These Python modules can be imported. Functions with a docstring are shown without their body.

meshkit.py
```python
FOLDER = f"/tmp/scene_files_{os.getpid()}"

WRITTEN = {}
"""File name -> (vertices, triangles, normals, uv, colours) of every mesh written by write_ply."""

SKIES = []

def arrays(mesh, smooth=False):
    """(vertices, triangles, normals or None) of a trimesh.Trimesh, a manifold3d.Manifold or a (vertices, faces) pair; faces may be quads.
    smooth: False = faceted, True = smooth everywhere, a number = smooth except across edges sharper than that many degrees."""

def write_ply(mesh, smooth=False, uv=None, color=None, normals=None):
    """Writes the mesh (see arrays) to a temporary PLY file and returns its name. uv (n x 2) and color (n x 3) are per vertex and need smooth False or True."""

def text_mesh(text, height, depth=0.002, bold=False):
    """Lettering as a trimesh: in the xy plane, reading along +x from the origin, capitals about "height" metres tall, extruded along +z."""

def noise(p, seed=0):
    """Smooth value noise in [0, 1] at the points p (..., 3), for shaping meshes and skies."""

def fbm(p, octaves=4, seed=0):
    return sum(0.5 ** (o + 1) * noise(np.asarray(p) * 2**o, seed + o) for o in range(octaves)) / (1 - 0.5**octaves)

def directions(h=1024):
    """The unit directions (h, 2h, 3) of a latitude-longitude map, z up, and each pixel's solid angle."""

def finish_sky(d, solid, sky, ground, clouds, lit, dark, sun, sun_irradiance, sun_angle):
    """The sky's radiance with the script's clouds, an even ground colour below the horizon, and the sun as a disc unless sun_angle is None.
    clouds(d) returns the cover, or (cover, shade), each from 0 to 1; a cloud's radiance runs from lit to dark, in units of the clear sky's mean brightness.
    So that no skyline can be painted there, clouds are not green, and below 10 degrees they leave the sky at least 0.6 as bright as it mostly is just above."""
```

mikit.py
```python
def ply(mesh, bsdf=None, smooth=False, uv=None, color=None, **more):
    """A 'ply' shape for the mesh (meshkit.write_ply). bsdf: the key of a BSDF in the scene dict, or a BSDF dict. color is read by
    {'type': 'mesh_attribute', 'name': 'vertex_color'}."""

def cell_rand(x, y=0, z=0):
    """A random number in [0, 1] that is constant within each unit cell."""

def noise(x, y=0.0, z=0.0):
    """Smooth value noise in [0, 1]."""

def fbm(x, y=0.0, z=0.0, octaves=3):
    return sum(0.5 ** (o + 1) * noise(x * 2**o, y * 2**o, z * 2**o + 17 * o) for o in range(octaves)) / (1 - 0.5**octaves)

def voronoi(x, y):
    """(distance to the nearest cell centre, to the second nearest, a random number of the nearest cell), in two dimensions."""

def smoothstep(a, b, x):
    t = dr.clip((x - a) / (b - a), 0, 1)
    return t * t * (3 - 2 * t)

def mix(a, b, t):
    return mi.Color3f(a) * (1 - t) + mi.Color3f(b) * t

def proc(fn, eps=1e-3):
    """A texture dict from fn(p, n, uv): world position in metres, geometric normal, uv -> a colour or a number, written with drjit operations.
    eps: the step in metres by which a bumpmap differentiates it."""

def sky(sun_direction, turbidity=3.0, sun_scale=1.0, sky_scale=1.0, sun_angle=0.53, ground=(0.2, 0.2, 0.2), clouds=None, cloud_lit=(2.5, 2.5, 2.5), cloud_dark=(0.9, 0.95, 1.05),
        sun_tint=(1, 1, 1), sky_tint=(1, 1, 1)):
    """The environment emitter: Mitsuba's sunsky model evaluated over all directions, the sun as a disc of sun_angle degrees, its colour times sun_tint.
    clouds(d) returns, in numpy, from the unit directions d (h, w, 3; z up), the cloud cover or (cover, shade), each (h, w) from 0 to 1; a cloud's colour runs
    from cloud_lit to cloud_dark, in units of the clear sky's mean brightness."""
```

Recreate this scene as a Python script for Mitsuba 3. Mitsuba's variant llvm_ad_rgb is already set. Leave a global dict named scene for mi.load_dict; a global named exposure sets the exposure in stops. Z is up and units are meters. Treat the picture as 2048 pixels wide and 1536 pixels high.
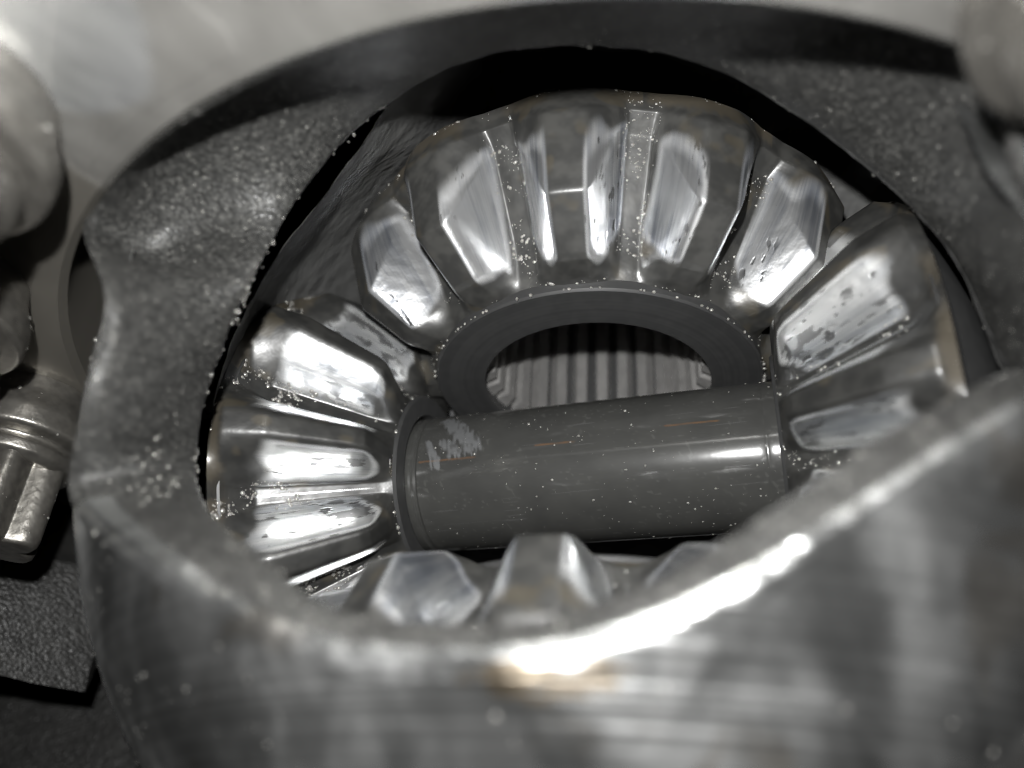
import math, random
import numpy as np
import trimesh
import drjit as dr
import mitsuba as mi
import mikit, meshkit
from mikit import proc, noise, fbm, smoothstep, mix

T = mi.ScalarTransform4f
scene, labels = {}, {}
rng = np.random.default_rng(7)
MM = 0.001                       # all modelling below is in millimetres

# ---------------------------------------------------------------- camera, light, exposure
# the axle axis of the differential is world z, its centre the origin; the phone looks up into the open window
EL, ROLL = 0.5403, 0.0611
FWD = np.array([0, math.cos(EL), math.sin(EL)])
RGT0 = np.array([1.0, 0, 0]); UP0 = np.cross(RGT0, FWD)
RGT = math.cos(ROLL) * RGT0 + math.sin(ROLL) * UP0
UPV = -math.sin(ROLL) * RGT0 + math.cos(ROLL) * UP0
EYE = np.array([-12.83, -110.18, -52.52])
scene['camera'] = {
    'type': 'thinlens', 'fov': 2 * math.degrees(math.atan(1024 / 1700)), 'fov_axis': 'x',
    'to_world': T().look_at(origin=(EYE * MM).tolist(), target=((EYE + FWD * 100) * MM).tolist(), up=UPV.tolist()),
    'near_clip': 0.002, 'far_clip': 5.0, 'aperture_radius': 0.0013, 'focus_distance': 0.111}
exposure = 0.0

# the phone's flash: one small LED beside the lens
LAMP_POS = EYE - 6.0 * RGT + 17.0 * UPV - 2.0 * FWD
LAMP_RADIUS = 1.6
LAMP = 12500.0

def disk_mesh(c, n, r, k=32):
    n = n / np.linalg.norm(n)
    a = np.cross(n, [0, 0, 1.0]); a /= np.linalg.norm(a); b = np.cross(n, a)
    t = np.arange(k) * 2 * np.pi / k
    v = np.vstack([c[None], c + r * (np.cos(t)[:, None] * a + np.sin(t)[:, None] * b)])
    f = np.stack([np.zeros(k, int), 1 + np.arange(k), 1 + (np.arange(k) + 1) % k], 1)
    fn = np.cross(v[f[0, 1]] - v[f[0, 0]], v[f[0, 2]] - v[f[0, 0]])
    return (v, f if fn @ n > 0 else f[:, ::-1])

_v, _f = disk_mesh(LAMP_POS, FWD, LAMP_RADIUS)
scene['flash_lamp'] = mikit.ply((_v * MM, _f), {'type': 'diffuse', 'reflectance': {'type': 'rgb', 'value': [0.5, 0.5, 0.5]}})
scene['flash_lamp']['emitter'] = {'type': 'area', 'radiance': {'type': 'rgb', 'value': [LAMP, LAMP, LAMP * 0.985]}}
labels['flash_lamp'] = {'label': 'small round white LED flash lamp beside the camera lens, behind the picture', 'category': 'lamp'}

# ---------------------------------------------------------------- helpers
USED = {}
def key(name, parent=None):
    k = (parent + '__' if parent else '') + name
    n = USED.get(k, 0); USED[k] = n + 1
    return k if n == 0 else f'{k}_{n:03d}'

def put(name, v, f, bsdf, parent=None, normals=None, uv=None, smooth=False, label=None):
    k = key(name, parent)
    v = np.asarray(v, float) * MM
    if normals is not None:
        f = np.array(f)
        fn_ = np.cross(v[f[:, 1]] - v[f[:, 0]], v[f[:, 2]] - v[f[:, 0]])
        bad = (fn_ * np.asarray(normals)[f].mean(1)).sum(1) < 0
        f[bad] = f[bad][:, ::-1]
        fn = meshkit.write_ply((v, f), False, uv, None, normals=normals)
        scene[k] = {'type': 'ply', 'filename': fn, 'face_normals': False, 'bsdf': {'type': 'ref', 'id': bsdf}}
    else:
        scene[k] = mikit.ply((v, np.asarray(f)), bsdf, smooth=smooth, uv=uv)
    if label: labels[k] = {'label': label}
    return k

def tag(k, label, category=None, group=None, kind=None):
    labels[k] = {kk: x for kk, x in (('label', label), ('category', category), ('group', group), ('kind', kind)) if x}

def vnormals(v, f):
    n = np.zeros_like(v)
    fn = np.cross(v[f[:, 1]] - v[f[:, 0]], v[f[:, 2]] - v[f[:, 0]])
    for k in range(3): np.add.at(n, f[:, k], fn)
    return n / np.maximum(np.linalg.norm(n, axis=1, keepdims=True), 1e-12)

def grid_faces(nr, nc, wrap=False):
    i, j = np.meshgrid(np.arange(nr - 1), np.arange(nc if wrap else nc - 1), indexing='ij')
    a = (i * nc + j).ravel(); b = (i * nc + (j + 1) % nc).ravel(); c = a + nc; d = b + nc
    return np.vstack([np.stack([a, b, d], 1), np.stack([a, d, c], 1)])

def subset(v, f, n, uv, mask):
    fs = f[mask]; ids, inv = np.unique(fs, return_inverse=True)
    return v[ids], inv.reshape(-1, 3), n[ids], None if uv is None else uv[ids]

def polyline(pts, step):
    pts = np.asarray(pts, float); out = [pts[0]]
    for a, b in zip(pts[:-1], pts[1:]):
        k = max(1, int(np.ceil(np.linalg.norm(b - a) / step)))
        out += [a + (b - a) * t for t in (np.arange(k) + 1) / k]
    return np.array(out)

def soften(p, times):
    p = p.copy()
    for _ in range(times): p[1:-1] = 0.25 * p[:-2] + 0.5 * p[1:-1] + 0.25 * p[2:]
    return p

def frame(axis):
    axis = np.asarray(axis, float) / np.linalg.norm(axis)
    a = np.cross([0, 0, 1.0], axis) if abs(axis[2]) < 0.9 else np.cross(axis, [0, -1.0, 0])
    a /= np.linalg.norm(a)
    return np.array([a, np.cross(axis, a), axis])     # rows: local x, y, z

def revolve(profile, axis=(0, 0, 1), origin=(0, 0, 0), n=180, step=1.0, soft=0):
    """profile: (r, z) points; returns v, f of the turned surface."""
    p = polyline(profile, step)
    if soft: p = soften(p, soft)
    t = np.arange(n) * 2 * np.pi / n
    loc = np.stack([np.outer(p[:, 0], np.cos(t)), np.outer(p[:, 0], np.sin(t)), np.repeat(p[:, 1:2], n, 1)], -1).reshape(-1, 3)
    return loc @ frame(axis) + np.asarray(origin, float), grid_faces(len(p), n, True)

# ---------------------------------------------------------------- materials
def rgb(*c): return {'type': 'rgb', 'value': list(c)}
def mmof(p): return p.x * 1000.0, p.y * 1000.0, p.z * 1000.0

def bumped(base, fn, scale, eps=1e-4):
    return {'type': 'twosided', 'b': {'type': 'bumpmap', 'scale': scale, 'arbitrary': {**proc(fn, eps)}, 'nested': base}}

def cast_bump(p, n, uv):
    x, y, z = mmof(p)
    return noise(x * 2.7, y * 2.7, z * 2.7) * 0.6 + noise(x * 5.3 + 9, y * 5.3, z * 5.3) * 0.4 + noise(x * 0.8, y * 0.8 + 5, z * 0.8) * 0.35

def grains(p):
    x, y, z = mmof(p)
    a = noise(x * 3.3, y * 3.3, z * 3.3); b = noise(x * 6.1 + 4, y * 6.1, z * 6.1); c = fbm(x * 0.25, y * 0.25, z * 0.25, 3)
    return smoothstep(0.28, 0.95, a * 0.5 + b * 0.5), smoothstep(0.74, 0.88, b * 0.55 + a * 0.45), smoothstep(0.3, 0.7, c)

def cast_color(p, n, uv):
    g, flake, c = grains(p)
    col = mix((0.015, 0.015, 0.0145), (0.080, 0.0793, 0.0755), g * (0.55 + 0.45 * c))
    return mix(col, (0.24, 0.235, 0.215), flake)

def cast_metal(p, n, uv):
    g, flake, c = grains(p)
    return 0.10 + 0.5 * flake

scene['cast_iron'] = bumped({'type': 'principled', 'base_color': proc(cast_color), 'metallic': proc(cast_metal), 'roughness': 0.52, 'specular': 0.12, 'clearcoat': 0.15, 'clearcoat_gloss': 0.88}, cast_bump, 0.00013)

def cavity_bump(p, n, uv):
    x, y, z = mmof(p)
    return noise(x * 1.3, y * 1.3, z * 1.3) * 0.5 + noise(x * 0.5 + 9, y * 0.5, z * 0.28) * 1.0

def cavity_color(p, n, uv):
    x, y, z = mmof(p)
    return mix((0.04, 0.04, 0.04), (0.085, 0.085, 0.083), fbm(x * 0.4, y * 0.4, z * 0.4, 3))

scene['cavity_iron'] = bumped({'type': 'principled', 'base_color': proc(cavity_color), 'metallic': 0.0, 'roughness': 0.5, 'specular': 0.15}, cavity_bump, 0.0003)

def turned_bump(p, n, uv):
    x, y, z = mmof(p)
    w = z + 0.04 * noise(x * 0.3, y * 0.3)
    return noise(w * 2.1) * 0.5 + noise(w * 4.7 + 3) * 0.30 + noise(w * 0.8 + 1) * 0.5

def swirl(p, f, o):
    x, y, z = mmof(p)
    a = x * 0.8 + z * 0.6; b = z * 0.8 - x * 0.6 + y * 0.3
    wx = 3.0 * fbm(a * 0.11 + o, b * 0.11, y * 0.05, 2); wy = 3.0 * fbm(a * 0.11, b * 0.11 + o + 7, y * 0.05, 2)
    return fbm(a * f + wx, b * f + wy, y * f * 0.5, 4)

def turned_color(p, n, uv):
    x, y, z = mmof(p)
    l = noise(z * 2.3, 0.0, 0.0) * 0.5 + noise(z * 5.0 + 3, 0.0, 0.0) * 0.5
    brown = smoothstep(0.60, 0.70, swirl(p, 0.10, 31.0))
    c = mix((0.36, 0.365, 0.362), (0.68, 0.685, 0.68), smoothstep(0.3, 0.7, swirl(p, 0.13, 4.0) * 0.82 + l * 0.18))
    c = mix(c, (0.20, 0.15, 0.09), 0.35 * brown)
    # varnished oil stain just below the lip
    d = dr.square((x + 9.5) / 6.0) + dr.square((z + 40.2) / 1.3)
    stain = smoothstep(0.0, 0.6, 1 - d + (fbm(x * 0.5, z * 2.2, 3.0, 3) - 0.5) * 2.2)
    return mix(c, (0.33, 0.225, 0.10), 0.6 * stain)

def turned_rough(p, n, uv):
    x, y, z = mmof(p)
    return 0.18 + 0.32 * smoothstep(0.25, 0.78, 0.8 * swirl(p, 0.12, 12.0) + 0.2 * swirl(p, 0.6, 5.0))

scene['turned_iron'] = bumped({'type': 'principled', 'base_color': proc(turned_color), 'metallic': 0.95, 'roughness': proc(turned_rough), 'specular': 0.5}, turned_bump, 0.00017, 6e-5)

def ring_dark(x, y):
    # left of the machined pads the ring turns dark brown and less metallic
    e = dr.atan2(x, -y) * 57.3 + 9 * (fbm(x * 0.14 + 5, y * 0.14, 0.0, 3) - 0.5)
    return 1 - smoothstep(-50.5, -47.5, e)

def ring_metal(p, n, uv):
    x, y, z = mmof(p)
    return 0.92 - 0.35 * ring_dark(x, y)

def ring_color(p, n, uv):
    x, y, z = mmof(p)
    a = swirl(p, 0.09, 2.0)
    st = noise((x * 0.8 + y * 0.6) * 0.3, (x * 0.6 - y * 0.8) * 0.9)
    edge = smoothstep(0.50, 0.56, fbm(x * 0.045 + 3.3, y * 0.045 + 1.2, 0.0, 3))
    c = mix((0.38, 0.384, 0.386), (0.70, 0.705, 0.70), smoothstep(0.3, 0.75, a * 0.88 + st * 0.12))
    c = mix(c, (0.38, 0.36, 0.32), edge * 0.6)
    return mix(c, (0.115, 0.108, 0.095), ring_dark(x, y))

def ring_rough(p, n, uv):
    x, y, z = mmof(p)
    return 0.43 + 0.14 * fbm(x * 0.15, y * 0.15 + 3, 0.0, 3)

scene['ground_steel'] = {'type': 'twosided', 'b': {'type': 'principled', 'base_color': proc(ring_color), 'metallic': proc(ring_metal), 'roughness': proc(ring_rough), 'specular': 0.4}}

# gear teeth: dark oily phosphate skin, rubbed to bright metal on the flanks (uv: x along the tooth, y in pitches)
EDGE_A = 0.105
def wear(uv):
    k = dr.floor(uv.y + 0.5); f = uv.y - k
    a = dr.abs(f)
    n1 = fbm(uv.x * 6 + k * 3.7, f * 26, k * 1.9, 4); n2 = fbm(uv.x * 2.0 + k * 5.1, f * 5 + 3, k, 2)
    e = (n2 - 0.5) * 0.16 + (n1 - 0.5) * 0.010
    along = smoothstep(0.14, 0.22, uv.x + e - 1.5 * dr.square(a - 0.25)) * (1 - smoothstep(0.68, 0.80, uv.x + e * 1.5 + 2.5 * dr.square(dr.maximum(a - 0.2, 0.0))))
    across = smoothstep(EDGE_A, EDGE_A + 0.045, a + e * 0.2) * (1 - smoothstep(0.35, 0.41, a + e * 0.6))
    pit = smoothstep(0.60, 0.68, fbm(uv.x * 13 + k * 2.3, f * 44, 1.5, 3)) * smoothstep(0.56, 0.68, fbm(uv.x * 2.6 + k * 9.1, f * 7 + 1, k * 2.0, 2))
    return along * across, pit, n1, n2

def gear_material(lo, hi, amount, rough, skin=1.0, pits=0.0):
    def tooth_color(p, n, uv):
        w, pit, n1, n2 = wear(uv)
        x, y, z = mmof(p)
        g = fbm(x * 0.5, y * 0.5, z * 0.5, 3)
        dark = mix((0.024, 0.024, 0.023), (0.042, 0.0415, 0.039), smoothstep(0.3, 0.75, g))
        dark = dark * skin
        dark = mix(dark, (0.055, 0.046, 0.030), smoothstep(0.62, 0.75, fbm(x * 0.3 + 11, y * 0.3, z * 0.3, 2)) * 0.5)
        dark = mix(dark, (0.052, 0.045, 0.034), smoothstep(0.88, 0.95, uv.x + (n1 - 0.5) * 0.06) * smoothstep(0.3, 0.6, n2))
        rub = noise(uv.y * 95.0, uv.x * 2.5, 3.0) * 0.6 + noise(uv.y * 210.0, uv.x * 5.0, 9.0) * 0.4
        bright = mix(lo, hi, smoothstep(0.28, 0.66, n1 * 0.3 + n2 * 0.45 + rub * 0.25))
        pit = dr.maximum(pit, pits * smoothstep(0.50, 0.60, fbm(uv.x * 12 + 3.0, uv.y * 30.0, 4.0, 3)) * smoothstep(0.52, 0.64, fbm(uv.x * 3.0 + 8.0, uv.y * 9.0, 2.0, 2)))
        return mix(dark, mix(bright, (0.05, 0.05, 0.05), pit * 0.8), w * amount)

    def tooth_metal(p, n, uv):
        w, pit, n1, n2 = wear(uv)
        return 0.15 + 0.75 * w * amount

    def tooth_rough(p, n, uv):
        w, pit, n1, n2 = wear(uv)
        return 0.38 + (rough - 0.38) * w + 0.22 * (n2 - 0.5)

    def tooth_bump(p, n, uv):
        w, pit, n1, n2 = wear(uv)
        x, y, z = mmof(p)
        return noise(x * 1.2, y * 1.2, z * 1.2) * 0.5 + noise(x * 0.45, y * 0.45, z * 0.45) * 1.2 - pit * w * 0.9 + 0.15 * noise(x * 4, y * 4, z * 4) + 0.10 * w * noise(uv.y * 95.0, uv.x * 2.5, 3.0)

    return bumped({'type': 'principled', 'base_color': proc(tooth_color), 'metallic': proc(tooth_metal), 'roughness': proc(tooth_rough), 'specular': 0.6,
                   'clearcoat': 0.7, 'clearcoat_gloss': 0.95}, tooth_bump, 0.00005)

scene['gear_steel'] = gear_material((0.25, 0.27, 0.31), (0.66, 0.665, 0.67), 1.0, 0.25)
scene['worn_lit_steel'] = gear_material((0.42, 0.44, 0.47), (0.84, 0.845, 0.84), 1.0, 0.29, 0.65, 0.9)      # spider gears: rubbed hardest; flank colour also lifted in place of lamp glare
def dark_color(p, n, uv):
    x, y, z = mmof(p)
    r = dr.sqrt(x * x + y * y)
    turn = noise(r * 3.3) * 0.5 + noise(r * 7.1 + 5) * 0.3 + noise(r * 1.1, dr.atan2(y, x) * 1.5) * 0.4
    return mix((0.031, 0.0313, 0.0317), (0.042, 0.042, 0.042), smoothstep(0.2, 1.0, 0.55 * turn + 0.5 * fbm(x * 0.8, y * 0.8, z * 0.8, 3)))

def fine_bump(p, n, uv):
    x, y, z = mmof(p)
    return noise(x * 1.5, y * 1.5, z * 1.5) + 0.4 * noise(x * 4, y * 4, z * 4)

def lathe_bump(p, n, uv):
    x, y, z = mmof(p)
    r = dr.sqrt(x * x + y * y)
    return noise(r * 3.3) + 0.5 * noise(r * 7.1 + 5) + 0.5 * noise(x * 1.5, y * 1.5, z * 1.5)

scene['dull_steel'] = bumped({'type': 'principled', 'base_color': proc(dark_color), 'metallic': 0.3, 'roughness': 0.5, 'specular': 0.5}, lathe_bump, 0.00001)

def spline_color(p, n, uv):
    x, y, z = mmof(p)
    return mix((0.27, 0.265, 0.26), (0.45, 0.44, 0.43), fbm(x * 1.2, y * 1.2, z * 0.5, 3))
scene['spline_steel'] = bumped({'type': 'principled', 'base_color': proc(spline_color), 'metallic': 0.7, 'roughness': 0.38, 'specular': 0.5}, fine_bump, 0.00004)

PIN_AXIS = np.array([math.cos(-0.3379), math.sin(-0.3379), 0])
PIN_FRONT = np.array([PIN_AXIS[1], -PIN_AXIS[0], 0])
def pin_local(p):
    x, y, z = mmof(p)
    s = x * float(PIN_AXIS[0]) + y * float(PIN_AXIS[1]); q = x * float(PIN_FRONT[0]) + y * float(PIN_FRONT[1])
    return s, dr.atan2(z, q) * 10.0      # along the shaft, round it (mm, 0 = front)

def pin_marks(p):
    s, a = pin_local(p)
    st = a - 0.02 * s
    # scraped bright patch near the left end: a long slanting stroke and two short ones
    def stroke(s0, a0, s1, a1, wd):
        ds, da = s1 - s0, a1 - a0; q = (ds * ds + da * da)
        t_ = dr.clip(((s - s0) * ds + (a - a0) * da) / q, 0, 1)
        return 1 - (dr.square(s - s0 - t_ * ds) + dr.square(a - a0 - t_ * da)) / (wd * wd * (0.35 + 0.65 * dr.sqrt(t_ + 0.02)))
    scr = dr.maximum(dr.maximum(stroke(-20.3, 6.6, -15.6, 0.9, 1.9), stroke(-22.3, 2.0, -20.6, -1.8, 0.9)), stroke(-19.9, 1.6, -18.0, 0.0, 1.3))
    scuff = smoothstep(0.0, 0.9, scr + (noise(s * 4.0 + a * 0.8, a * 1.2) - 0.5) * 1.2 - 0.05)
    ln = smoothstep(0.86, 0.9, noise(s * 0.10 + 4, st * 5.0)) * smoothstep(0.5, 0.62, noise(s * 0.3, st * 1.1 + 6))
    rust = lambda s0, s1, a0: smoothstep(s0, s0 + 0.4, s) * (1 - smoothstep(s1 - 0.8, s1, s)) * (1 - smoothstep(0.06, 0.20, dr.abs(a - a0 - 0.05 * noise(s * 2.0, a0))))
    cop = dr.maximum(dr.maximum(rust(-23.5, -14.5, -1.2), rust(-6.5, -0.5, -0.3)), rust(11.0, 18.5, 0.75))
    return scuff, ln, cop

def pin_color(p, n, uv):
    s, a = pin_local(p)
    scuff, ln, cop = pin_marks(p)
    speck = smoothstep(0.80, 0.90, noise(s * 2.1 + 0.7 * a, a * 2.3, 2.0)) * smoothstep(0.3, 0.7, fbm(s * 0.3, a * 0.4, 0.0, 3))
    c = mix((0.026, 0.026, 0.025), (0.036, 0.036, 0.034), fbm(s * 0.3, a * 0.3, 0.0, 3))
    c = mix(c, (0.07, 0.07, 0.066), speck * 0.35)
    c = mix(c, (0.07, 0.07, 0.07), ln * 0.35)
    c = mix(c, (0.095, 0.050, 0.024), cop * (0.25 + 0.5 * noise(s * 1.5, a * 6.0)))
    return mix(c, (0.085, 0.087, 0.09), scuff * 0.7)

def pin_rough(p, n, uv):
    scuff, ln, cop = pin_marks(p)
    return 0.11 + 0.45 * scuff

def pin_bump(p, n, uv):
    s, a = pin_local(p)
    scuff, ln, cop = pin_marks(p)
    return scuff * 0.5 * noise(s * 3, a * 8) - ln * 0.15 + 0.07 * noise(s * 0.9, a * 1.6) + 0.02 * noise(s * 2.5, a * 2.5)

scene['pin_steel'] = bumped({'type': 'principled', 'base_color': proc(pin_color), 'metallic': 0.0, 'roughness': proc(pin_rough), 'specular': 0.5,
                             'clearcoat': 0.4, 'clearcoat_gloss': 0.9}, pin_bump, 0.00005)

def bolt_color(p, n, uv):
    x, y, z = mmof(p)
    return mix((0.10, 0.094, 0.085), (0.22, 0.21, 0.19), fbm(x * 0.9, y * 0.9, z * 0.9, 3))
scene['bolt_steel'] = bumped({'type': 'principled', 'base_color': proc(bolt_color), 'metallic': 0.8, 'roughness': 0.33, 'specular': 0.5,
                              'clearcoat': 0.8, 'clearcoat_gloss': 0.93}, fine_bump, 0.00004)

def house_color(p, n, uv):
    x, y, z = mmof(p)
    return mix((0.010, 0.010, 0.010), (0.028, 0.0275, 0.026), fbm(x * 0.35, y * 0.35, z * 0.35, 4))
scene['housing_iron'] = bumped({'type': 'principled', 'base_color': proc(house_color), 'metallic': 0.1, 'roughness': 0.5, 'specular': 0.4,
                                'clearcoat': 0.2, 'clearcoat_gloss': 0.85}, cast_bump, 0.0003)
scene['oil_film'] = {'type': 'principled', 'base_color': rgb(0.42, 0.41, 0.385), 'metallic': 0.75, 'roughness': 0.22, 'specular': 0.9}
# ---------------------------------------------------------------- differential carrier (the big iron case with its window)
# paired points across the flared opening: outer rim, window edge
STATIONS = [
    ((-59.0, -39.8, 5.6), (-40.6, -38.5, 2.2)),
    ((-54.5, -45.8, 5.6), (-39.7, -37.4, 9.9)),
    ((-47.6, -52.9, 5.6), (-36.7, -40.3, 14.9)),
    ((-37.7, -60.4, 5.6), (-33.0, -41.5, 21.0)),
    ((-26.7, -66.0, 5.6), (-25.8, -45.7, 25.8)),
    ((-17.2, -69.1, 5.6), (-17.5, -49.0, 26.8)),
    ((-7.4, -70.8, 5.6), (-8.4, -51.3, 26.1)),
    ((1.2, -71.2, 5.6), (1.2, -51.5, 25.4)),
    ((9.9, -70.5, 5.6), (10.8, -49.3, 24.7)),
    ((18.4, -68.8, 5.6), (22.6, -44.6, 19.3)),
    ((25.5, -66.5, 5.6), (28.2, -42.5, 15.1)),
    ((23.7, -64.8, 1.2), (29.9, -43.6, 11.0)),
    ((24.4, -63.4, -2.7), (33.0, -42.0, 6.1)),
    ((28.3, -60.5, -5.2), (34.6, -41.1, 2.1)),
    ((31.8, -57.8, -8.3), (34.4, -41.5, -3.4)),
    ((35.7, -55.2, -10.0), (35.8, -41.0, -7.7)),
    ((34.8, -55.2, -13.0), (40.0, -41.2, -7.8)),
    ((29.1, -57.2, -17.4), (31.9, -51.9, -11.8)),
    ((23.7, -58.6, -20.8), (25.3, -56.1, -15.9)),
    ((17.2, -59.2, -25.0), (19.1, -57.6, -19.8)),
    ((11.6, -58.7, -29.0), (12.8, -58.0, -23.9)),
    ((6.6, -57.7, -32.5), (7.3, -57.1, -27.9)),
    ((1.8, -56.4, -35.2), (2.2, -55.8, -31.3)),
    ((-2.9, -55.1, -37.1), (-2.7, -54.1, -34.1)),
    ((-7.7, -53.8, -38.4), (-7.6, -52.5, -35.9)),
    ((-12.5, -52.4, -39.0), (-12.6, -51.0, -36.6)),
    ((-17.6, -50.9, -39.0), (-18.0, -49.4, -36.5)),
    ((-23.0, -49.1, -38.4), (-22.5, -48.0, -35.9)),
    ((-28.6, -47.3, -37.0), (-26.1, -47.0, -34.8)),
    ((-33.5, -45.6, -34.9), (-29.8, -45.8, -32.3)),
    ((-38.7, -43.7, -31.8), (-33.6, -43.1, -29.2)),
    ((-45.1, -40.3, -27.6), (-37.8, -38.8, -25.8)),
    ((-52.2, -34.0, -23.3), (-42.0, -32.6, -21.9)),
    ((-54.8, -32.3, -19.3), (-45.2, -27.8, -17.7)),
    ((-51.3, -38.2, -18.2), (-46.6, -27.0, -13.6)),
    ((-49.7, -41.3, -15.6), (-46.2, -28.8, -10.6)),
    ((-50.2, -42.0, -11.7), (-45.5, -30.8, -8.0)),
    ((-48.6, -44.8, -9.5), (-44.1, -33.4, -4.4)),
    ((-48.9, -45.6, -7.0), (-42.9, -35.5, -1.6)),
    ((-52.4, -44.8, -2.5), (-41.5, -37.4, 0.3)),
]
def closed_spline(pts, n):
    from scipy.interpolate import CubicSpline
    p = np.vstack([pts, pts[:1]]); t = np.arange(len(p))
    return CubicSpline(t, p, bc_type='periodic')(np.linspace(0, len(p) - 1, n, endpoint=False))

N_LOOP = 720
def eased(loop):
    k_ = np.exp(-0.5 * (np.arange(-40, 41) / 13.0) ** 2); k_ /= k_.sum()
    return sum(w_ * np.roll(loop, i_, 0) for i_, w_ in zip(range(-40, 41), k_))
RIM = eased(closed_spline(np.array([s[0] for s in STATIONS]), N_LOOP))
EDGE = eased(closed_spline(np.array([s[1] for s in STATIONS]), N_LOOP))
SPH = 66.5
# depth of the hollow cast behind the ring gear, per station
HOLLOW = closed_spline(np.array([[h] for h in [4.5, 6, 6, 5, 3, 1.5, 1.5, 3, 5.5, 7, 6, 4, 2] + [0] * 24 + [0.3, 1, 2.5]]), N_LOOP)
CAV = 52.6

def ball(az, el, r=SPH):
    az, el = np.radians(az), np.radians(el)
    return np.stack([r * np.cos(el) * np.sin(az), -r * np.cos(el) * np.cos(az), r * np.sin(el)], -1)

def azel(p):
    return np.degrees(np.arctan2(p[..., 0], -p[..., 1])), np.degrees(np.arcsin(p[..., 2] / np.linalg.norm(p, axis=-1)))

carrier = 'differential_case'
tag(carrier, 'oily cast iron differential case with a large window showing the gears inside', 'differential case')
# flared cast face between rim and window edge, then the cut wall of the window going inwards
cols = []
tt = np.linspace(0, 1, 26)
cen = EDGE.mean(0)
tang = np.roll(EDGE, -1, 0) - np.roll(EDGE, 1, 0)
span = EDGE - RIM
nrm = np.cross(span, tang); nrm /= np.linalg.norm(nrm, axis=1, keepdims=True)
nrm *= np.sign((nrm * (EYE - RIM)).sum(1))[:, None]
L = np.linalg.norm(span, axis=1, keepdims=True)
for k in range(4):                                     # the rim rolls over onto the ball-shaped hub
    q = 1 - k / 4
    cols.append(RIM - span / L * 1.3 * q - nrm * 1.1 * q * q)
for t in tt:
    bulge = 0.05 * np.minimum(L, 14.0) * 4 * t * (1 - t) - HOLLOW * 6.75 * t * (1 - t) ** 2
    cols.append(RIM + span * t + nrm * bulge)
rad = EDGE / np.linalg.norm(EDGE, axis=1, keepdims=True)
out = EDGE - cen; out /= np.linalg.norm(out, axis=1, keepdims=True)
view = FWD - rad * 0.5; view /= np.linalg.norm(view, axis=1, keepdims=True)
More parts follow.
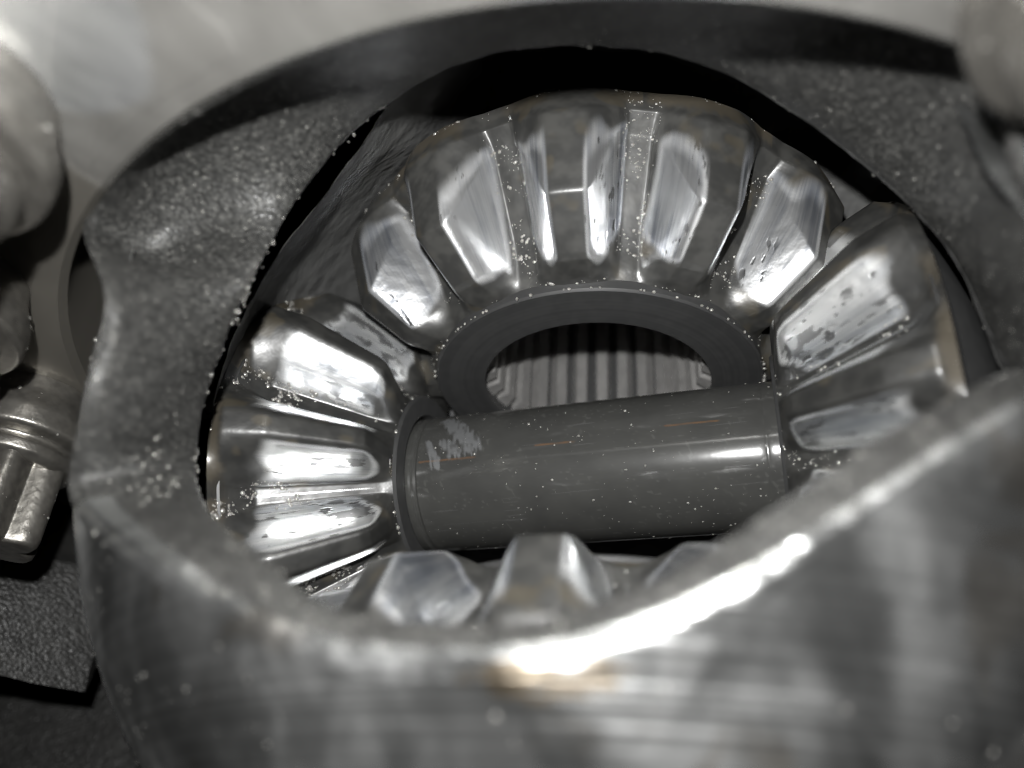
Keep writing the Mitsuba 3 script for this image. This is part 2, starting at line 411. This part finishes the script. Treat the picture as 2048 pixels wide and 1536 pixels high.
for t in (0.1, 0.25, 0.5, 0.75, 1.0):
    cols.append(EDGE + view * 0.7 * t + out * 0.5 * min(1, t * 4))
lipin = cols[-1]
deep = FWD + (0.45 + 0.55 * np.clip(out[:, 2:], 0, 1)) * out; deep /= np.linalg.norm(deep, axis=1, keepdims=True)
bq = (lipin * deep).sum(1, keepdims=True); cq = (lipin ** 2).sum(1, keepdims=True) - (CAV + 0.1) ** 2
dq = np.where(bq * bq - cq > 0, -bq - np.sqrt(np.maximum(bq * bq - cq, 0)), -bq)
for _ in range(30): dq = 0.25 * np.roll(dq, 1, 0) + 0.5 * dq + 0.25 * np.roll(dq, -1, 0)
INNER = lipin + deep * np.clip(dq, 1.0, 18.0)
for t in (0.2, 0.4, 0.6, 0.8, 1.0): cols.append(lipin + (INNER - lipin) * t)
face_cols = 4 + len(tt)
cols.append(INNER + out * 3 + rad * 1.0)
G = np.array(cols)                                      # (columns, loop, 3)
w = np.minimum(1, np.arange(len(G)) / 4.0)[:, None, None]
flat = G.reshape(-1, 3)
f = grid_faces(len(G), N_LOOP, True)
vn = vnormals(flat, f)
if (vn * (EYE - flat)).sum() < 0: f = f[:, ::-1]; vn = -vn
d = (meshkit.fbm(flat * 0.25, 3, 1) - 0.5) * 0.55 + (meshkit.noise(flat * 0.9, 3) - 0.5) * 0.10
edge_rough = np.repeat(np.where(np.abs(np.arange(len(G)) - face_cols) < 4, 0.7, 1.0), N_LOOP)
flat = flat + vn * (d * edge_rough)[:, None]
vn = vnormals(flat, f)
col_of = f.min(1) // N_LOOP
st_of = (f.min(1) % N_LOOP) / N_LOOP * len(STATIONS)
is_lip = (st_of > 17.2) & (st_of < 32.2)
front_ = col_of < face_cols - 1
for name, m, mat in (('flared_face', front_ & ~is_lip, 'cast_iron'), ('lip_edge', (col_of < 9) & is_lip, 'turned_iron'), ('window_lip', front_ & (col_of >= 9) & is_lip, 'cast_iron'), ('window_wall', ~front_, 'cavity_iron')):
    v_, f_, n_, _ = subset(flat, f, vn, None, m)
    put(name, v_, f_, mat, carrier, normals=n_)

# the turned ball-shaped hub below and beside the opening
az_o, el_o = azel(RIM)
i0 = int(32 / len(STATIONS) * N_LOOP)                   # left end of the lower lip
i1 = int(15.5 / len(STATIONS) * N_LOOP)                 # right end of the lower lip
lip = np.arange(i1, i0 + 1)
order = lip[np.argsort(az_o[lip])]
azL, azR = az_o[order[0]], az_o[order[-1]]
hv, hf, at = [], [], 0
def patch(az, el_lo, el_hi, rows):
    """az (n,), el_lo / el_hi (n,) or numbers"""
    global at
    s = np.linspace(0, 1, rows)[:, None]
    el = el_lo + (el_hi - el_lo) * s
    v = ball(np.broadcast_to(az, el.shape), el).reshape(-1, 3)
    hv.append(v); hf.append(grid_faces(rows, el.shape[1]) + at); at += len(v)
azs = np.linspace(azL, azR, 260)
patch(azs, -78 + 0 * azs, np.interp(azs, az_o[order], el_o[order]), 90)
elL = el_o[order[0]]
a2 = np.linspace(-200, azL, 150); patch(a2, -78 + 0 * a2, elL + 0 * a2, 60)
a3 = np.linspace(azR, 160, 110); patch(a3, -78 + 0 * a3, np.interp(azR, az_o[order], el_o[order]) + 0 * a3, 60)
# left of the scalloped edge, up under the ring gear
sc = np.arange(int(32 / len(STATIONS) * N_LOOP), N_LOOP)
e_, a_ = el_o[sc], az_o[sc]
o_ = np.argsort(e_)
els = np.linspace(elL, 12, 70)
edge_az = np.interp(els, e_[o_], a_[o_])
edge_az = np.where(els > e_.max(), a_[o_][-1] - (els - e_.max()) * 1.0, edge_az)
s = np.linspace(0, 1, 120)[None, :]
az = -200 + (edge_az[:, None] + 200) * s
v = ball(az, np.broadcast_to(els[:, None], az.shape)).reshape(-1, 3); hv.append(v); hf.append(grid_faces(70, 120) + at); at += len(v)
# right of the opening
scr = np.arange(int(10.5 / len(STATIONS) * N_LOOP), i1)
e_, a_ = el_o[scr], az_o[scr]; o_ = np.argsort(e_)
els = np.linspace(np.interp(azR, az_o[order], el_o[order]), 6, 50)
edge_az = np.interp(els, e_[o_], a_[o_])
az = edge_az[:, None] + (160 - edge_az[:, None]) * np.linspace(0, 1, 90)[None, :]
v = ball(az, np.broadcast_to(els[:, None], az.shape)).reshape(-1, 3); hv.append(v); hf.append(grid_faces(50, 90) + at); at += len(v)
hv, hf = np.vstack(hv), np.vstack(hf)
put('turned_hub', hv, hf, 'turned_iron', carrier, normals=hv / np.linalg.norm(hv, axis=1, keepdims=True))

# inner wall of the case
elc, azc = np.linspace(-89, 89, 260), np.linspace(-180, 180, 480)
A_, E_ = np.meshgrid(azc, elc)
rr = CAV + 0.5 * (meshkit.fbm(ball(A_, E_, 52).reshape(-1, 3) * 0.3, 3, 5).reshape(A_.shape) - 0.5)
sm_ = lambda a_, b_, x_: np.clip((x_ - a_) / (b_ - a_), 0, 1) ** 2 * (3 - 2 * np.clip((x_ - a_) / (b_ - a_), 0, 1))
rr = rr + 15 * sm_(-52, -12, A_) * (1 - sm_(60, 80, A_)) * sm_(14, 24, E_) * (1 - sm_(55, 70, E_))
cv = ball(A_, E_, rr).reshape(-1, 3)
cf = grid_faces(260, 480)
import shapely
ea, ee = azel(INNER + out * (1.0 + 9.0 * np.clip(out[:, 2:], 0, 1)))
poly = shapely.Polygon(np.stack([ea, ee], 1)).buffer(0.0)
inside = shapely.contains_xy(poly, A_.ravel(), E_.ravel())
cf = cf[~inside[cf].any(1)]
ids, inv = np.unique(cf, return_inverse=True)
cvn = -cv / np.linalg.norm(cv, axis=1, keepdims=True)
nn = vnormals(cv, cf); nn *= np.sign((nn * cvn).sum(1))[:, None]
put('inner_wall', cv[ids], inv.reshape(-1, 3), 'cavity_iron', carrier, normals=nn[ids])

# ---------------------------------------------------------------- ring gear above the window
ring = 'ring_gear'
tag(ring, 'large blurred bright steel ring arching over the top of the window', 'ring gear')
RZ = 4.1
v, f = revolve([(71.4, 26), (71.4, 5.0), (72.2, RZ), (112, RZ), (113, RZ + 1), (113, 26)], n=360, step=1.5)
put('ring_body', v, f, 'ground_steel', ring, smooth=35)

pad = shapely.Polygon([(-46, -76), (-48.3, -71), (-51.8, -63.8), (-54.6, -57.5), (-54.6, -51), (-53.0, -48.6), (-46.4, -54.9), (-40.6, -59.4), (-38.3, -61.4), (-36.8, -64.0), (-37.3, -66.7), (-39.7, -69.2), (-41.2, -73)]).buffer(2.0).buffer(-2.0)
pb = np.array([pad.exterior.interpolate(t_, normalized=True).coords[0] for t_ in np.linspace(0, 1, 120, endpoint=False)])
pr_ = np.linalg.norm(pb, axis=1, keepdims=True); pb = pb * np.maximum(1, 74.2 / pr_)
pc = pb.mean(0)
rings_ = [np.column_stack([pc + (pb - pc) * sc_, np.full(120, z_)]) for sc_, z_ in ((1.10, RZ + 0.05), (1.03, RZ - 0.05), (1.0, RZ - 0.08), (0.4, RZ - 0.08), (0.01, RZ - 0.08))]
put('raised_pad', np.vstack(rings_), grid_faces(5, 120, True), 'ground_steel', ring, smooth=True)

# ---------------------------------------------------------------- bolts on the underside of the ring gear
def torx_bolt(az, R, z0, label, turn=0.0):
    k = key('flange_bolt')
    a = math.radians(az)
    o = np.array([R * math.sin(a), -R * math.cos(a), z0])
    down = (0, 0, -1)
    v, f = revolve([(0.1, -1.5), (7.5, -1.5), (7.6, 0.0), (8.6, 5.0), (9.7, 7.6), (9.9, 8.3), (9.9, 10.6), (9.5, 11.0), (7.8, 11.2), (7.6, 11.8), (8.1, 12.4), (8.0, 13.6), (7.0, 14.4), (0.1, 14.4)], down, o, 96, 0.3, 1)
    v = v.copy()
    put('flange', v, f, 'bolt_steel', k, smooth=40)
    # six-lobed head
    t = np.arange(216) * 2 * np.pi / 216 + turn
    lobe = 0.5 + 0.5 * np.cos(6 * t)
    prof = polyline([(1.0, 13.4), (1.0, 23.5), (0.965, 24.3), (0.9, 24.8), (0.02, 24.8)], 0.4)
    prof = polyline([(1.0, 13.4), (1.0, 23.6), (0.97, 24.4), (0.90, 24.8), (0.5, 24.8), (0.02, 24.8)], 0.35)
    rr = 5.3 + 2.3 * lobe ** 0.7
    loc = np.stack([prof[:, :1] * rr * np.cos(t), prof[:, :1] * rr * np.sin(t), np.repeat(prof[:, 1:2], len(t), 1)], -1).reshape(-1, 3)
    v = loc @ frame(down) + o
    put('lobed_head', v, grid_faces(len(prof), len(t), True), 'bolt_steel', k, smooth=40)
    tag(k, label, 'bolt', 'bolts round the ring gear')
    return k
torx_bolt(-87.5, 80.3, RZ + 3.0, 'oily six lobed flange bolt at the left edge, lowest and sharpest of the bolts', 0.15)
torx_bolt(-67.0, 83.3, RZ + 3.0, 'blurred flange bolt at the left edge, between the upper and the lowest bolt', 0.4)
torx_bolt(-46.5, 85.5, RZ + 3.0, 'large blurred flange bolt at the upper left edge', 0.3)
torx_bolt(17.3, 82.3, RZ + 3.0, 'blurred flange bolt cut off by the top right corner', 0.2)

# ---------------------------------------------------------------- bevel gears
def bevel_gear(name, axis, teeth, root, tip, hub_front, back, phase, wt, wr, mat='gear_steel', label=None, cat=None, group=None, seg=44):
    """axis points from the apex (origin) into the gear. root / tip: matching (r, z) rows from toe to heel."""
    k = key(name)
    root, tip = np.asarray(root, float), np.asarray(tip, float)
    both = polyline(np.hstack([root, tip]), 0.42)
    both = soften(both, 1)
    arc = np.concatenate([[0], np.cumsum(np.linalg.norm(np.diff(both, axis=0), axis=1))]); arc /= arc[-1]
    # tooth height over one pitch
    x = np.linspace(-0.5, 0.5, 4001)
    s = np.clip((np.abs(x) - wt) / (0.5 - wr - wt), 0, 1)
    h = 1 - s ** 1.22
    sg = 0.008 * 4000
    ker = np.exp(-0.5 * (np.arange(-160, 161) / sg) ** 2); ker /= ker.sum()
    h = np.convolve(np.concatenate([h[-161:-1], h, h[1:161]]), ker, 'valid')
    ph = (np.arange(seg) + 0.5) / seg - 0.5
    hh = np.interp(ph, np.linspace(-0.5, 0.5, len(h)), h)
    n = teeth * seg
    H = np.tile(hh, teeth)
    pit = (np.arange(n) // seg) + np.tile(ph, teeth)
    t = pit * 2 * np.pi / teeth + phase
    P = both[:, None, :2] * (1 - H[None, :, None]) + both[:, None, 2:] * H[None, :, None]
    loc = np.stack([P[..., 0] * np.cos(t), P[..., 0] * np.sin(t), P[..., 1]], -1)
    F = frame(axis)
    v = (loc.reshape(-1, 3)) @ F
    nr = len(both)
    f = grid_faces(nr, n, True)
    uv = np.stack([np.repeat(arc[:, None], n, 1), np.repeat(pit[None], nr, 0)], -1).reshape(-1, 2)
    vn = vnormals(v, f)
    hf_ = np.repeat(H[None], nr, 0).ravel()[f].mean(1)
    row = f.min(1) // n
    tooth = (hf_ > 0.12) & (row > 1) & (row < nr - 3)
    idx = ((f.min(1) % n) // seg)
    v_, f_, n_, u_ = subset(v, f, vn, uv, ~tooth)
    put('toothed_body', v_, f_, mat, k, normals=n_, uv=u_)
    for j in range(teeth):
        v_, f_, n_, u_ = subset(v, f, vn, uv, tooth & (idx == j))
        put('tooth', v_, f_, mat, k, normals=n_, uv=u_)
    vb, fb = revolve([tuple(both[-1, :2])] + back, axis, n=120, step=1.0)
    put('back_face', vb, fb, 'dull_steel', k, smooth=35)
    vh, fh = revolve(hub_front + [tuple(both[0, :2])], axis, n=160, step=0.5)
    put('hub_ring', vh, fh, 'dull_steel', k, smooth=25)
    tag(k, label, cat, group)
    return k

SIDE_ROOT = [(24.3, 15.4), (25.0, 16.6), (26.0, 19.0), (27.2, 21.4), (33.8, 31.4), (36.4, 33.2), (36.9, 36.0)]
SIDE_TIP = [(24.3, 14.9), (26.0, 14.8), (28.8, 15.0), (29.8, 15.4), (36.4, 19.5), (39.6, 29.8), (38.4, 35.0)]
HUB_FRONT = [(17.6, 44), (17.6, 15.4), (16.9, 13.9), (17.2, 13.8), (24.0, 13.8), (24.3, 14.1)]
BACK = [(36, 36), (28, 40), (17.6, 42)]
LOW_PHASE = -75
def side_gear(sign, phase, label, SIDE_ROOT=SIDE_ROOT, SIDE_TIP=SIDE_TIP, HUB_FRONT=HUB_FRONT):
    k = bevel_gear('side_gear', (0, 0, sign), 12, SIDE_ROOT, SIDE_TIP, HUB_FRONT, BACK, phase, 0.125, 0.105, label=label, cat='gear')
    F = frame((0, 0, sign))
    ns = 28
    for j in range(ns):
        t0 = 2 * np.pi * j / ns + 0.05
        hw = [0.045, 0.062]
        z0, z1 = HUB_FRONT[1][1] + 0.5, 41.0
        pts = []
        for zz, dr_ in ((z0 + 0.9, 1.0), (z1, 1.0)):
            for r, w_ in ((17.9, hw[1]), (15.7, hw[0])):
                for sg in (-1, 1): pts.append((r, t0 + sg * w_ * 1.25, zz - (0.9 if (r > 17 and zz < 20) else 0)))
        q = np.array([(r * np.cos(a), r * np.sin(a), zz) for r, a, zz in pts]) @ F
        h = trimesh.convex.convex_hull(q)
        put('spline_tooth', h.vertices, h.faces, 'spline_steel', k)
    return k
# frame((0,0,1)): local x = cross(axis, -y)
side_gear(1, math.radians(-12.5), 'large gear above the shaft, with a splined hole through its middle')
LOW_ROOT = [(24.3, 22.0), (25.0, 22.8), (26.0, 25.2), (27.2, 27.0), (33.8, 34.4), (36.2, 35.8), (36.6, 38.0)]
LOW_TIP = [(24.3, 21.5), (26.0, 20.9), (28.6, 20.9), (29.6, 21.2), (35.8, 23.4), (39.4, 32.0), (38.4, 36.6)]
LOW_HUB = [(17.6, 44), (17.6, 22.7), (16.9, 21.2), (17.2, 21.1), (24.0, 21.1), (24.3, 21.4)]
side_gear(-1, math.radians(LOW_PHASE), 'blurred gear below the shaft, only a few teeth rising over the bottom rim', LOW_ROOT, LOW_TIP, LOW_HUB)

SP_ROOT = [(13.6, 25.6), (14.4, 27.0), (16.0, 29.4), (17.2, 31.0), (23.8, 40.4), (27.4, 42.0), (30.6, 42.6)]
SP_TIP = [(13.6, 25.6), (16.5, 25.7), (20.6, 26.2), (21.8, 27.0), (29.4, 35.6), (31.8, 40.4), (31.2, 42.4)]
SP_HUB = [(10.2, 44), (10.2, 26.2), (10.6, 25.2), (13.2, 25.2)]
SP_BACK = [(24, 45.0), (10.2, 49.8)]
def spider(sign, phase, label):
    return bevel_gear('spider_gear', sign * PIN_AXIS, 10, SP_ROOT, SP_TIP, SP_HUB, SP_BACK, phase, 0.075, 0.09, mat='worn_lit_steel', label=label, cat='gear', seg=48)
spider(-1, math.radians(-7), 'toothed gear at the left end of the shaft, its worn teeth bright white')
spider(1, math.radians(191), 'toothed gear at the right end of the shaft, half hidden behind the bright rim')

# dished thrust washers behind the spider gears
for sgn, lab in ((-1, 'thin dished thrust washer behind the left spider gear'), (1, 'thin dished thrust washer behind the right spider gear')):
    a0 = np.radians(np.linspace(12, 34.5, 40))
    prof = [(51.9 * math.sin(a), 51.9 * math.cos(a)) for a in a0] + [(51.0 * math.sin(a), 51.0 * math.cos(a)) for a in a0[::-1]]
    v, f = revolve(prof, sgn * PIN_AXIS, n=160, step=2.0)
    k = key('thrust_washer'); put('', v, f, 'dull_steel', None) if False else None
    scene[k] = mikit.ply((v * MM, f), 'dull_steel', smooth=35)
    tag(k, lab, 'washer')

# ---------------------------------------------------------------- cross shaft
k = 'cross_shaft'
v, f = revolve([(0.1, -51), (9.6, -51), (10, -50.5), (10, -24.6), (9.75, -24.3), (9.75, -23.9), (10, -23.6), (10, 23.4), (9.92, 23.6), (9.92, 23.9), (10, 24.1), (10, 50.5), (9.6, 51), (0.1, 51)], PIN_AXIS, n=200, step=0.8)
put('cross_shaft', v, f, 'pin_steel', None, smooth=30)
tag('cross_shaft', 'dark oily steel shaft lying across the window, scraped near its left end', 'shaft')

# ---------------------------------------------------------------- axle housing behind everything
k = 'axle_housing'
tag(k, 'dark cast iron axle housing behind the case at the lower left', 'housing')
def slab(face, back, name, mat='housing_iron'):
    """a block from its four front corners, going back along a vector; lightly domed edges"""
    p = np.array(face, float); q = p + np.array(back, float)
    v, f = np.vstack([p, q]), []
    h = trimesh.convex.convex_hull(v).subdivide_to_size(6.0)
    vv = h.vertices + (meshkit.fbm(h.vertices * 0.25, 3, 9)[:, None] - 0.5) * 0.8
    put(name, vv, h.faces, mat, k, smooth=30)
slab([(-108.7, 14.1, -11.6), (-78.0, 32.4, -8.4), (-78.1, 33.6, -28.5), (-101.9, 13.9, -27.5)], (-6, 30, 34), 'rib')
slab([(-175, 70, 25), (-55, 70, 25), (-60, 60, -75), (-150, 60, -75)], (0, 14, 8), 'wall')

# ---------------------------------------------------------------- oil droplets clinging to the metal
def beads(v, n, r, seed):
    """small half-sunk beads at points v with normals n"""
    ico = trimesh.creation.icosphere(subdivisions=2)
    iv, jf = np.asarray(ico.vertices), np.asarray(ico.faces)
    g = np.random.default_rng(seed)
    st = g.uniform(0.8, 1.3, (len(v), 3))
    V = v[:, None] + iv[None] * (r[:, None] * st)[:, None, :]
    N = iv[None] / st[:, None, :]; N = N / np.linalg.norm(N, axis=-1, keepdims=True)
    F = jf[None] + (np.arange(len(v)) * len(iv))[:, None, None]
    return V.reshape(-1, 3), F.reshape(-1, 3), N.reshape(-1, 3)

def scatter(prefix, count, rmin, rmax, seed, front=True, cluster=0.15):
    g = np.random.default_rng(seed)
    vs, fs, at = [], [], 0
    for kk, d in scene.items():
        if kk.startswith(prefix) and d.get('type') == 'ply':
            v_, f_ = meshkit.WRITTEN[d['filename']][:2]
            vs.append(v_ / MM); fs.append(f_ + at); at += len(v_)
    m = trimesh.Trimesh(np.vstack(vs), np.vstack(fs), process=False)
    c = m.triangles_center; nrm_ = m.face_normals.copy()
    to = EYE - c; to /= np.linalg.norm(to, axis=1, keepdims=True)
    facing = (nrm_ * to).sum(1)
    nrm_ *= np.sign(facing)[:, None]
    wgt = m.area_faces * (np.linalg.norm(c - EYE, axis=1) < 150)
    wgt = wgt * np.clip((meshkit.fbm(c * cluster, 3, seed) - 0.42) * 6, 0.02, 1) ** 2
    pick = g.choice(len(c), count, p=wgt / wgt.sum())
    b = g.dirichlet([1, 1, 1], count)
    pos = (m.triangles[pick] * b[:, :, None]).sum(1)
    r = rmin * (rmax / rmin) ** (g.random(count) ** 2.2)
    return pos - nrm_[pick] * (r * 0.35)[:, None], nrm_[pick], r

parts_ = [scatter('differential_case__flared_face', 800, 0.03, 0.15, 1, cluster=0.4), scatter('differential_case__window_wall', 900, 0.08, 0.3, 2),
          scatter('side_gear__toothed_body', 1100, 0.06, 0.30, 3, cluster=0.3), scatter('side_gear_001__toothed_body', 300, 0.08, 0.30, 4, cluster=0.3),
          scatter('spider_gear__toothed_body', 2200, 0.06, 0.34, 5, cluster=0.3), scatter('spider_gear_001__toothed_body', 800, 0.06, 0.30, 6, cluster=0.3),
          scatter('cross_shaft', 1200, 0.04, 0.20, 7, cluster=0.3), scatter('differential_case__window_lip', 70, 0.05, 0.2, 10), scatter('flange_bolt', 500, 0.08, 0.3, 8), scatter('differential_case__turned_hub', 900, 0.06, 0.25, 9)]
# the oil gathers in a row of beads along the toe of the teeth
def circle_beads(r, z, n, seed, a0=-180, a1=0):
    g = np.random.default_rng(seed)
    a = np.radians(g.uniform(a0, a1, n))
    p = np.stack([r * np.cos(a), r * np.sin(a), np.full(n, z)], 1)
    return p, np.repeat([[0, -0.5, -0.8]], n, 0), g.uniform(0.08, 0.24, n)
parts_.append(circle_beads(26.0, 19.0, 70, 11)); parts_.append(circle_beads(24.5, 14.0, 50, 12))
# ... and along the wet edge of the window
g_ = np.random.default_rng(31)
ii = np.concatenate([np.arange(int(33 / len(STATIONS) * N_LOOP), N_LOOP), np.arange(0, int(4 / len(STATIONS) * N_LOOP))])
ii = g_.choice(ii, 8)[g_.integers(0, 8, 60)] + g_.normal(0, 7, 60).astype(int); ii = ii % N_LOOP
parts_.append((EDGE[ii] + nrm[ii] * 0.05 + g_.normal(0, 0.25, (60, 3)), nrm[ii], g_.uniform(0.06, 0.18, 60)))
# a wet pool of beads where the pillar meets the lip
cc = STATIONS[32][1]; q_ = g_.normal(0, 1, (45, 3)) * [1.6, 1.4, 2.2] + np.array([-47.5, -32.0, -19.5])
near = np.argmin(((flat[None] - q_[:, None]) ** 2).sum(-1), 1)
parts_.append((flat[near], vn[near], g_.uniform(0.06, 0.2, 45)))
bv, bf, bn = beads(np.vstack([q[0] for q in parts_]), None, np.concatenate([q[2] for q in parts_]), 21)
put('oil_droplets', bv, bf, 'oil_film', None, normals=bn)
tag('oil_droplets', 'tiny clear oil droplets glinting on the gears, shaft and cast iron', 'oil', kind='stuff')
